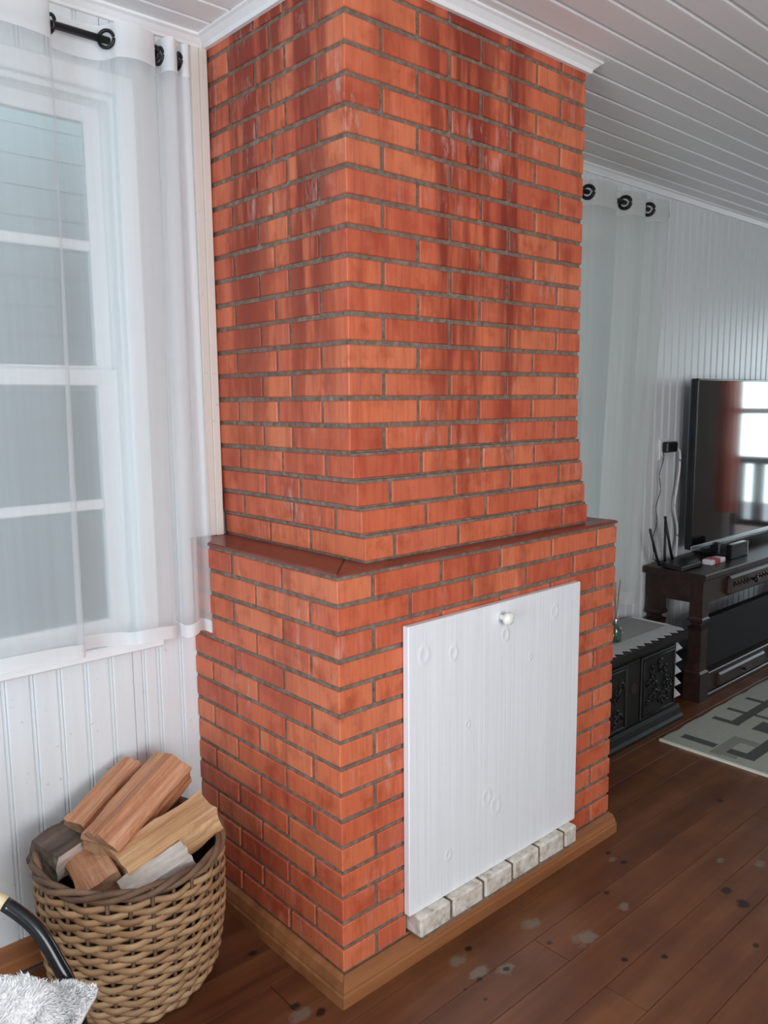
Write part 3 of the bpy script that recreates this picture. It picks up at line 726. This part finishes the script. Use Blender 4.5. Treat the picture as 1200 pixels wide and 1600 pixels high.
# ------------------------------------------------------------------ armchair with a fleece, at the lower left
ch = thing('armchair', (-.97, -.12, ZF), 'black bent tube armchair beside the basket, mostly outside the lower left corner', 'armchair')
def arm(dx, dy):
    P = [(-1.22, .40, .20), (-1.12, .36, .42), (-.96, .20, .565), (-.84, .07, .575), (-.778, .008, .562), (-.735, -.036, .536), (-.707, -.066, .508), (-.690, -.086, .480), (-.675, -.108, .436), (-.664, -.125, .395), (-.655, -.142, .30), (-.652, -.15, .10), (-.652, -.152, ZF+.001)]
    return [(x+dx, y+dy, z) for x, y, z in P]
C1 = catmull(arm(0, 0), 6); C2 = catmull(arm(-.38, -.38), 6)
obj('arm', tube(bmesh.new(), C1[31:], .0118, 12), 'black_lacquer', ch, smooth=True)
obj('arm', tube(bmesh.new(), C2[31:], .0118, 12), 'black_lacquer', ch, smooth=True)
obj('cane_grip', tube(bmesh.new(), C1[6:32], .0125, 12), 'cream_cane', ch, smooth=True)
obj('cane_grip', tube(bmesh.new(), C2[6:32], .0125, 12), 'cream_cane', ch, smooth=True)
for dx, dy in ((0, 0), (-.38, -.38)):
    obj('leg', tube(bmesh.new(), [(-1.12+dx, .36+dy, .42), (-1.18+dx, .39+dy, .2), (-1.22+dx, .40+dy, ZF+.001)], .012, 10), 'black_lacquer', ch, smooth=True)
A, Bq = Vector((-.66, -.135, 0)), Vector((-1.17, .375, 0)); dv = Vector((-.38, -.38, 0))
bm = bmesh.new()
pts = [A, Bq, Bq+dv, A+dv]
prism(bm, [(p.x, p.y) for p in pts], 'z', .325, .352); obj('seat', bm, 'seat_fabric', ch)
bm = bmesh.new(); vs = []
tube(bm, [Bq+Vector((0, 0, .42)), Bq+Vector((-.05, .05, .75)), Bq+dv+Vector((-.05, .05, .75)), Bq+dv+Vector((0, 0, .42))], .012, 8)
obj('backrest', bm, 'black_lacquer', ch, smooth=True)
def fl(u, v):
    # a fleece laid over the seat, its edge sagging over the front corner
    p = A.lerp(Bq, v*.9) + dv*(u*.98)
    edge = min(u, 1-u, v, 1-v); lift = min(1, edge/.22); zz = .385 + .105*math.sin(lift*math.pi/2)
    q = Vector((p.x, p.y, zz)); out = Vector((.71, -.71, 0))*(.03*(1-lift)) if v < .3 else Vector((0, 0, 0))
    n_ = noise.fractal(q*9, 1., 2., 2)*.022
    return q + out + Vector((n_*.4, -n_*.4, n_))
fb = grid(bmesh.new(), fl, 48, 48)
fb2 = bmesh.ops.extrude_face_region(fb, geom=fb.faces[:])
bmesh.ops.translate(fb, vec=(0, 0, -.008), verts=[g_ for g_ in fb2['geom'] if isinstance(g_, bmesh.types.BMVert)])
th = obj('throw', fb, 'fleece', smooth=True, label='white fluffy fleece throw on the seat of the black chair', category='throw')
rf = random.Random(21); pb_ = bmesh.new()
for k in range(26000):
    u, v = rf.random()*.6, rf.random()
    if rf.random() < .3: v = rf.random()*.06
    p = fl(u, v); e_ = 1e-3; nn = (fl(min(1, u+e_), v)-p).cross(fl(u, min(1, v+e_))-p)
    if nn.z < 0: nn = -nn
    nn.normalize(); cl = noise.noise_vector(p*28)
    d1 = (nn*.55 + cl*1.1 + Vector((rf.gauss(0, .25), rf.gauss(0, .25), rf.gauss(0, .15)))).normalized(); d2 = (d1 + cl*.8 + Vector((0, 0, -.35))).normalized()
    sd = d1.cross(Vector((rf.gauss(0, 1), rf.gauss(0, 1), rf.gauss(0, 1)))).normalized()*.0014; L = rf.uniform(.003, .0055)
    a, b, c_ = p - nn*.001, p + d1*L, p + d1*L + d2*L
    q1, q2, q3, q4, q5 = (pb_.verts.new(x) for x in (a-sd, a+sd, b+sd*.8, b-sd*.8, c_))
    pb_.faces.new((q1, q2, q3, q4)); pb_.faces.new((q4, q3, q5))
obj('pile', pb_, 'fleece', th, smooth=True, kind='stuff')

# ------------------------------------------------------------------ carved chest with lace cloth
cx0, cx1 = 1.30, 2.155; cyf, cyb = .327, .60
cs = thing('carved_chest', ((cx0+cx1)/2, .46, ZF), 'low black carved wooden chest between the fireplace and the television stand', 'chest')
obj('body', nbox(cx0, cx1, cyf+.008, cyb, ZF+.055, .285, bev=.003), 'chest_wood', cs)
bm = prism(bmesh.new(), [(cyf-.028, ZF), (cyf-.028, ZF+.014), (cyf-.016, ZF+.022), (cyf-.008, ZF+.045), (cyf, ZF+.060), (cyb, ZF+.060), (cyb, ZF)], 'x', cx0-.02, cx1+.024)
obj('plinth', bm, 'chest_wood', cs)
bm = prism(bmesh.new(), [(cyf-.012, .283), (cyf-.018, .292), (cyf-.024, .300), (cyf-.026, .326), (cyb+.005, .326), (cyb+.005, .283)], 'x', cx0-.04, cx1+.042)
obj('lid', bm, 'chest_wood', cs)
rc = random.Random(9)
for a, b in ((1.855, 2.135), (1.335, 1.745)):
    pn = obj('carved_panel', nbox(a, b, cyf-.004, cyf+.010, -.005, .268, bev=.004), 'chest_wood', cs)
    bm = bmesh.new()
    for xa, xb_, za, zb_ in ((a+.012, b-.012, .250, .256), (a+.012, b-.012, .008, .014), (a+.012, a+.018, .008, .256), (b-.018, b-.012, .008, .256)): box(bm, xa, xb_, cyf-.0075, cyf-.003, za, zb_, bev=.001)
    for k in range(30):      # scrolled leaves in relief
        cx_, cz_ = rc.uniform(a+.045, b-.045), rc.uniform(.04, .225); r0 = rc.uniform(.012, .028); s0 = rc.uniform(0, 6.3); sg = rc.choice((-1, 1))
        P = [(cx_ + r0*(1-.75*i/12)*math.cos(s0+sg*i*.42), cyf-.006, cz_ + r0*(1-.75*i/12)*math.sin(s0+sg*i*.42)) for i in range(13)]
        tube(bm, P, lambda f: .0055*(1-.6*f), 6)
    obj('carving', bm, 'chest_wood', pn, smooth=True)
obj('lock_stile', nbox(1.752, 1.848, cyf, cyf+.012, -.005, .268, bev=.003), 'chest_wood', cs)
obj('keyhole', lathe(bmesh.new(), [(.001, -.001), (.020, -.001), (.022, .003), (.001, .003)], (1.80, cyf-.002, .155), 16, 'y'), 'dark_gap', cs)
lc = thing('lace_cloth', (1.75, .46, .327), 'grey cloth with white lace edging covering the carved chest', 'tablecloth')
obj('cloth', nbox(cx0-.02, 2.188, cyf+.03, cyb-.005, .3265, .3285), 'cloth_grey', lc)
def lace_strip(P, depth_dir, wid, tooth, n, thick):
    """a strip along P[0]->P[1] whose far edge is cut into teeth"""
    a, b = Vector(P[0]), Vector(P[1]); dd = Vector(depth_dir); bm = bmesh.new(); tv = Vector(thick)
    for k in range(n):
        p, q, m_ = a.lerp(b, k/n), a.lerp(b, (k+1)/n), a.lerp(b, (k+.5)/n)
        ring = [p, q, q+dd*wid, m_+dd*(wid+tooth), p+dd*wid]
        lo = [bm.verts.new(x) for x in ring]; hi = [bm.verts.new(x+tv) for x in ring]
        bm.faces.new(lo); bm.faces.new(hi[::-1])
        for i in range(5): bm.faces.new((lo[i], lo[(i+1) % 5], hi[(i+1) % 5], hi[i]))
    return bm
obj('lace_edge', lace_strip(((1.28, .400, .3287), (2.194, .400, .3287)), (0, -1, 0), .066, .026, 17, (0, 0, .0022)), 'lace_dim', lc)
obj('lace_motif', nbox(1.55, 1.95, .47, .52, .3286, .3300), 'lace_dim', lc)
obj('lace_drop', lace_strip(((2.2005, .520, .318), (2.2005, .520, -.005)), (0, -1, 0), .155, .035, 6, (.0025, 0, 0)), 'lace_lit', lc)
obj('lace_fold', nbox(2.1985, 2.2035, cyf+.06, .58, .31, .3305, bev=.001), 'lace_lit', lc)
# reed diffuser on the chest
rd = thing('reed_diffuser', (1.815, .43, .329), 'small green glass bottle with brown reed sticks on the chest', 'diffuser')
obj('bottle', lathe(bmesh.new(), [(.022, .0), (.026, .004), (.026, .052), (.018, .064), (.010, .070), (.010, .086), (.012, .088), (.012, .092)], (1.815, .43, .3295), 20), 'bottle_glass', rd, smooth=True)
obj('collar', lathe(bmesh.new(), [(.0135, .074), (.0145, .078), (.0145, .094), (.0135, .096)], (1.815, .43, .3295), 16), 'silver', rd, smooth=True)
for k, (dx, dy) in enumerate(((-.022, -.01), (.026, .0), (.012, .02), (-.006, -.02))):
    obj('reed', tube(bmesh.new(), [(1.815-dx*.3, .43-dy*.3, .334), (1.815+dx, .43+dy, .585)], .002, 6), 'reed', rd)

# ------------------------------------------------------------------ television console
X0, X1, YA, YB = 2.388, 4.00, .338, .625
cn = thing('tv_console', ((X0+X1)/2, .48, ZF), 'dark carved wooden television console standing against the plank wall', 'console table')
bm = prism(bmesh.new(), [(YA-.012, .512), (YA-.006, .506), (YB+.006, .506), (YB+.006, .538), (YA-.010, .538), (YA-.016, .532)], 'x', X0-.012, X1+.012)
obj('top', bm, 'console_wood', cn)
bm = nbox(X0+.01, X1-.01, YA+.006, YA+.03, .395, .506); box(bm, X0+.01, X0+.03, YA+.03, YB-.01, .395, .506); box(bm, X1-.03, X1-.01, YA+.03, YB-.01, .395, .506); box(bm, X0+.01, X1-.01, YB-.03, YB-.01, .395, .506)
obj('apron', bm, 'console_wood', cn)
def leg_bm(x, y, s=.062):
    bm = bmesh.new()
    prof = [(s/2, .506), (s/2, .330), (s/2+.006, .322), (s/2+.006, .310), (s/2-.012, .300), (s/2-.012, .290), (s/2+.006, .282), (s/2, .272), (s/2, .075), (s/2+.010, .066), (s/2+.010, ZF)]
    rings = [[bm.verts.new((x+h*a, y+h*b, z)) for a, b in ((-1, -1), (1, -1), (1, 1), (-1, 1))] for h, z in prof]
    for a, b in zip(rings, rings[1:]):
        for k in range(4): bm.faces.new((a[k], a[(k+1) % 4], b[(k+1) % 4], b[k]))
    bm.faces.new(rings[0]); bm.faces.new(rings[-1][::-1]); return bm
for x in (X0+.040, X1-.040):
    for y in (YA+.036, YB-.040): obj('leg', leg_bm(x, y), 'console_wood', cn)
for a, b in ((2.632, 3.105), (3.20, 3.72)):
    dr = obj('drawer', nbox(a, b, YA-.012, YA+.02, .398, .492, bev=.012), 'console_wood', cn)
    cv = bmesh.new()
    for k in range(12):
        cx_ = a+.05+(b-a-.1)*k/11
        if abs(cx_-(a+b)/2) < .035: continue
        tube(cv, [(cx_+.014*math.cos(t*.6)*(1-t*.09), YA-.0135, .445+.018*math.sin(t*.6)*(1-t*.09)) for t in range(9)], .0035, 5)
    obj('carving', cv, 'console_wood', dr, smooth=True)
    obj('knob', lathe(bmesh.new(), [(.006, 0), (.006, -.012), (.016, -.018), (.017, -.024), (.010, -.030)], ((a+b)/2, YA-.011, .447), 14, 'y'), 'black_iron', dr, smooth=True)
obj('lower_shelf', nbox(X0+.07, X1-.07, YA+.012, YB-.01, .028, .046, bev=.004), 'console_wood', cn)
obj('lower_front', nbox(X0+.07, X1-.07, YA+.018, YA+.04, ZF+.012, .030), 'console_wood', cn)
obj('plinth', nbox(X0+.07, X1-.07, YA+.004, YA+.036, ZF, ZF+.018, bev=.004), 'console_wood', cn)
for a, b in ((2.600, 3.12), (3.20, 3.72)):
    dr = obj('drawer', nbox(a, b, YA+.004, YA+.03, -.048, .020, bev=.009), 'console_wood', cn)
    obj('knob', lathe(bmesh.new(), [(.005, 0), (.005, -.008), (.009, -.012), (.005, -.018)], ((a+b)/2, YA+.005, -.014), 12, 'y'), 'black_iron', dr, smooth=True)
bx_ = thing('black_panel', (3.1, .42, .046), 'flat black panel standing on the lower shelf of the dark console', 'panel')
obj('front', nbox(2.492, 3.80, YA+.050, YA+.058, .0475, .292, bev=.002), 'matt_black', bx_)
obj('casing', nbox(2.496, 3.79, YA+.058, YA+.10, .0465, .288, bev=.003), 'black_plastic', bx_)
# television
tv = thing('television', (3.35, .53, .538), 'large flat television standing on the dark console, reflecting a bright doorway', 'television')
TX0, TX1, TZ0, TZ1, TY = 2.632, 4.07, .592, 1.421, .535
bm = nbox(TX0, TX1, TY, TY+.030, TZ0, TZ1, bev=.003); box(bm, TX0+.25, TX1-.25, TY+.03, TY+.06, TZ0+.05, TZ0+.45, bev=.01); obj('back_shell', bm, 'black_plastic', tv)
bm = nbox(TX0, TX0+.010, TY-.006, TY+.004, TZ0, TZ1, bev=.002); box(bm, TX1-.010, TX1, TY-.006, TY+.004, TZ0, TZ1, bev=.002); box(bm, TX0, TX1, TY-.006, TY+.004, TZ1-.010, TZ1, bev=.002); obj('bezel', bm, 'black_lacquer', tv)
obj('lower_bezel', nbox(TX0, TX1, TY-.007, TY+.004, TZ0, TZ0+.018, bev=.002), 'silver', tv)
obj('screen', nbox(TX0+.010, TX1-.010, TY-.003, TY+.002, TZ0+.018, TZ1-.010), 'tv_screen', tv)
for x in (2.90, 3.82):
    bm = nbox(x-.05, x+.05, TY-.09, TY+.09, .5383, .548, bev=.003); box(bm, x-.016, x+.016, TY-.02, TY+.022, .545, TZ0+.01, bev=.004); obj('foot', bm, 'black_plastic', tv)
sb = thing('media_box', (2.90, .415, .538), 'black upright box standing in front of the television foot', 'box')
obj('shell', nbox(2.80, 2.975, .405, .435, .5383, .612, bev=.004), 'black_lacquer', sb)
obj('trim', nbox(2.976, 2.984, .403, .437, .5384, .612, bev=.002), 'silver', sb)
# router with three antennas
ro = thing('router', (2.47, .50, .538), 'flat black router with upright antennas on the console end', 'router')
bm = prism(bmesh.new(), [(2.36, .430), (2.55, .43), (2.60, .47), (2.58, .56), (2.40, .56)], 'z', .540, .562); bmesh.ops.bevel(bm, geom=bm.edges[:], offset=.004, segments=1, affect='EDGES'); obj('body', bm, 'black_plastic', ro)
for (xa, ya, xb, yb, zb) in ((2.385, .555, 2.268, .545, .735), (2.45, .565, 2.44, .565, .775), (2.53, .565, 2.435, .565, .775)):
    obj('antenna', tube(bmesh.new(), [(xa, ya, .550), (xa+(xb-xa)*.25, ya, .59), (xb, yb, zb)], lambda f: .008-.002*f, 8, flat=.006), 'black_plastic', ro, smooth=True)
pb = thing('small_packet', (2.66, .425, .538), 'small white and red packet lying in front of the router', 'packet')
obj('body', nbox(2.60, 2.74, .405, .455, .5383, .562, bev=.003), 'white_plastic', pb)
obj('sleeve', nbox(2.630, 2.685, .4035, .4565, .538, .5635, bev=.002), 'red_plastic', pb)
# socket, adapter and leads
so = thing('wall_socket', (2.565, D, 1.09), 'white wall socket plate on the planks beside the television', 'socket')
obj('plate', nbox(2.492, 2.572, D-.012, D+.001, 1.035, 1.135, bev=.004), 'white_plastic', so)
obj('insert', nbox(2.507, 2.557, D-.015, D-.010, 1.055, 1.115, bev=.002), 'white_plastic', so)
ad = thing('power_adapter', (2.60, .61, 1.07), 'black power adapter plugged into the white wall socket', 'adapter')
obj('block', nbox(2.50, 2.60, .600, D-.016, 1.072, 1.122, bev=.006), 'black_plastic', ad)
obj('pins', nbox(2.53, 2.54, D-.018, D-.0145, 1.08, 1.11), 'silver', ad)
P = catmull([(2.60, .615, 1.098), (2.645, .615, 1.07), (2.65, .615, .99), (2.64, .618, .90), (2.625, .62, .80), (2.66, .62, .70), (2.665, .62, .63), (2.62, .60, .548)], 8)
obj('cable', tube(bmesh.new(), P, .0055, 8), 'white_plastic', smooth=True, label='white cable hanging from the black adapter down to the console', category='cable')
P = [Vector((2.505 - .07*t + .012*math.sin(t*21), .625, 1.085 - .52*t)) for t in [i/60 for i in range(61)]] + [Vector((2.46, .60, .5415))]
obj('cable', tube(bmesh.new(), P, .0022, 6), 'black_plastic', smooth=True, label='thin dark wavy cable hanging from the wall socket to the console', category='cable')
P = catmull([(2.47, .60, .552), (2.50, .636, .45), (2.46, .638, .35), (2.50, .636, .28), (2.58, .637, .15), (2.60, .636, .0)], 8)
obj('cable', tube(bmesh.new(), P, .003, 6), 'black_plastic', smooth=True, label='black cable dropping behind the console, seen under its apron', category='cable')

# ------------------------------------------------------------------ rug
def rug_outline(z):
    pts = []
    for i in range(25): pts.append((1.886 + 1.7*i/24, .247 + .006*math.sin(i*2.1) + (rw.uniform(-.004, .004))))
    pts += [(3.586, -1.0), (1.872, -1.0)]
    return pts
rug = thing('rug', (2.7, -.35, ZF), 'grey green flat woven rug with dark rectangular pattern in front of the console', 'rug')
bm = prism(bmesh.new(), rug_outline(0), 'z', ZF+.0006, ZF+.008); obj('weave', bm, 'rug_weave', rug)
obj('binding', prism(bmesh.new(), [(1.876, .247), (1.887, .247), (1.873, -1.0), (1.862, -1.0)], 'z', ZF+.0006, ZF+.0095), 'rug_binding', rug)

# ------------------------------------------------------------------ what the television mirrors: open door with curtain and veranda rail
dr = thing('door_1', (XR, -.475, ZF), kind='structure')
bm = nbox(XR-.02, XR+.13, -1.11, -1.05, ZF, 2.03); box(bm, XR-.02, XR+.13, .10, .16, ZF, 2.03); box(bm, XR-.02, XR+.13, -1.11, .16, 1.97, 2.03)
obj('frame', bm, 'white_trim', dr)
obj('transom', nbox(XR+.03, XR+.07, -1.05, .10, 1.18, 1.23), 'white_trim', dr)
obj('door_curtain', grid(bmesh.new(), lambda u, v: Vector((XR-.09+.03*math.sin(u*22), -1.16+.22*u, .25+1.74*v)), 30, 6), 'red_curtain', smooth=True, label='terracotta curtain beside the far veranda door', category='curtain')
rl = thing('veranda_railing', (XR+.75, -.5, ZF), 'dark wooden veranda railing beyond the far door', 'railing')
bm = nbox(XR+.70, XR+.80, -2.0, 1.4, .66, .73); obj('handrail', bm, 'dark_wood', rl)
obj('bottom_rail', nbox(XR+.72, XR+.78, -2.0, 1.4, .02, .08), 'dark_wood', rl)
for k in range(17): obj('baluster', nbox(XR+.72, XR+.78, -1.96+.2*k, -1.86+.2*k, .08, .66), 'dark_wood', rl)
for y in (-2.0, 1.33): obj('post', nbox(XR+.71, XR+.79, y, y+.07, ZF, .73), 'dark_wood', rl)

# ------------------------------------------------------------------ lift everything so that the floor is at z = 0
for o in SC.objects:
    if o.parent is None and o.type not in ('CAMERA', 'LIGHT'): o.location.z += ZO
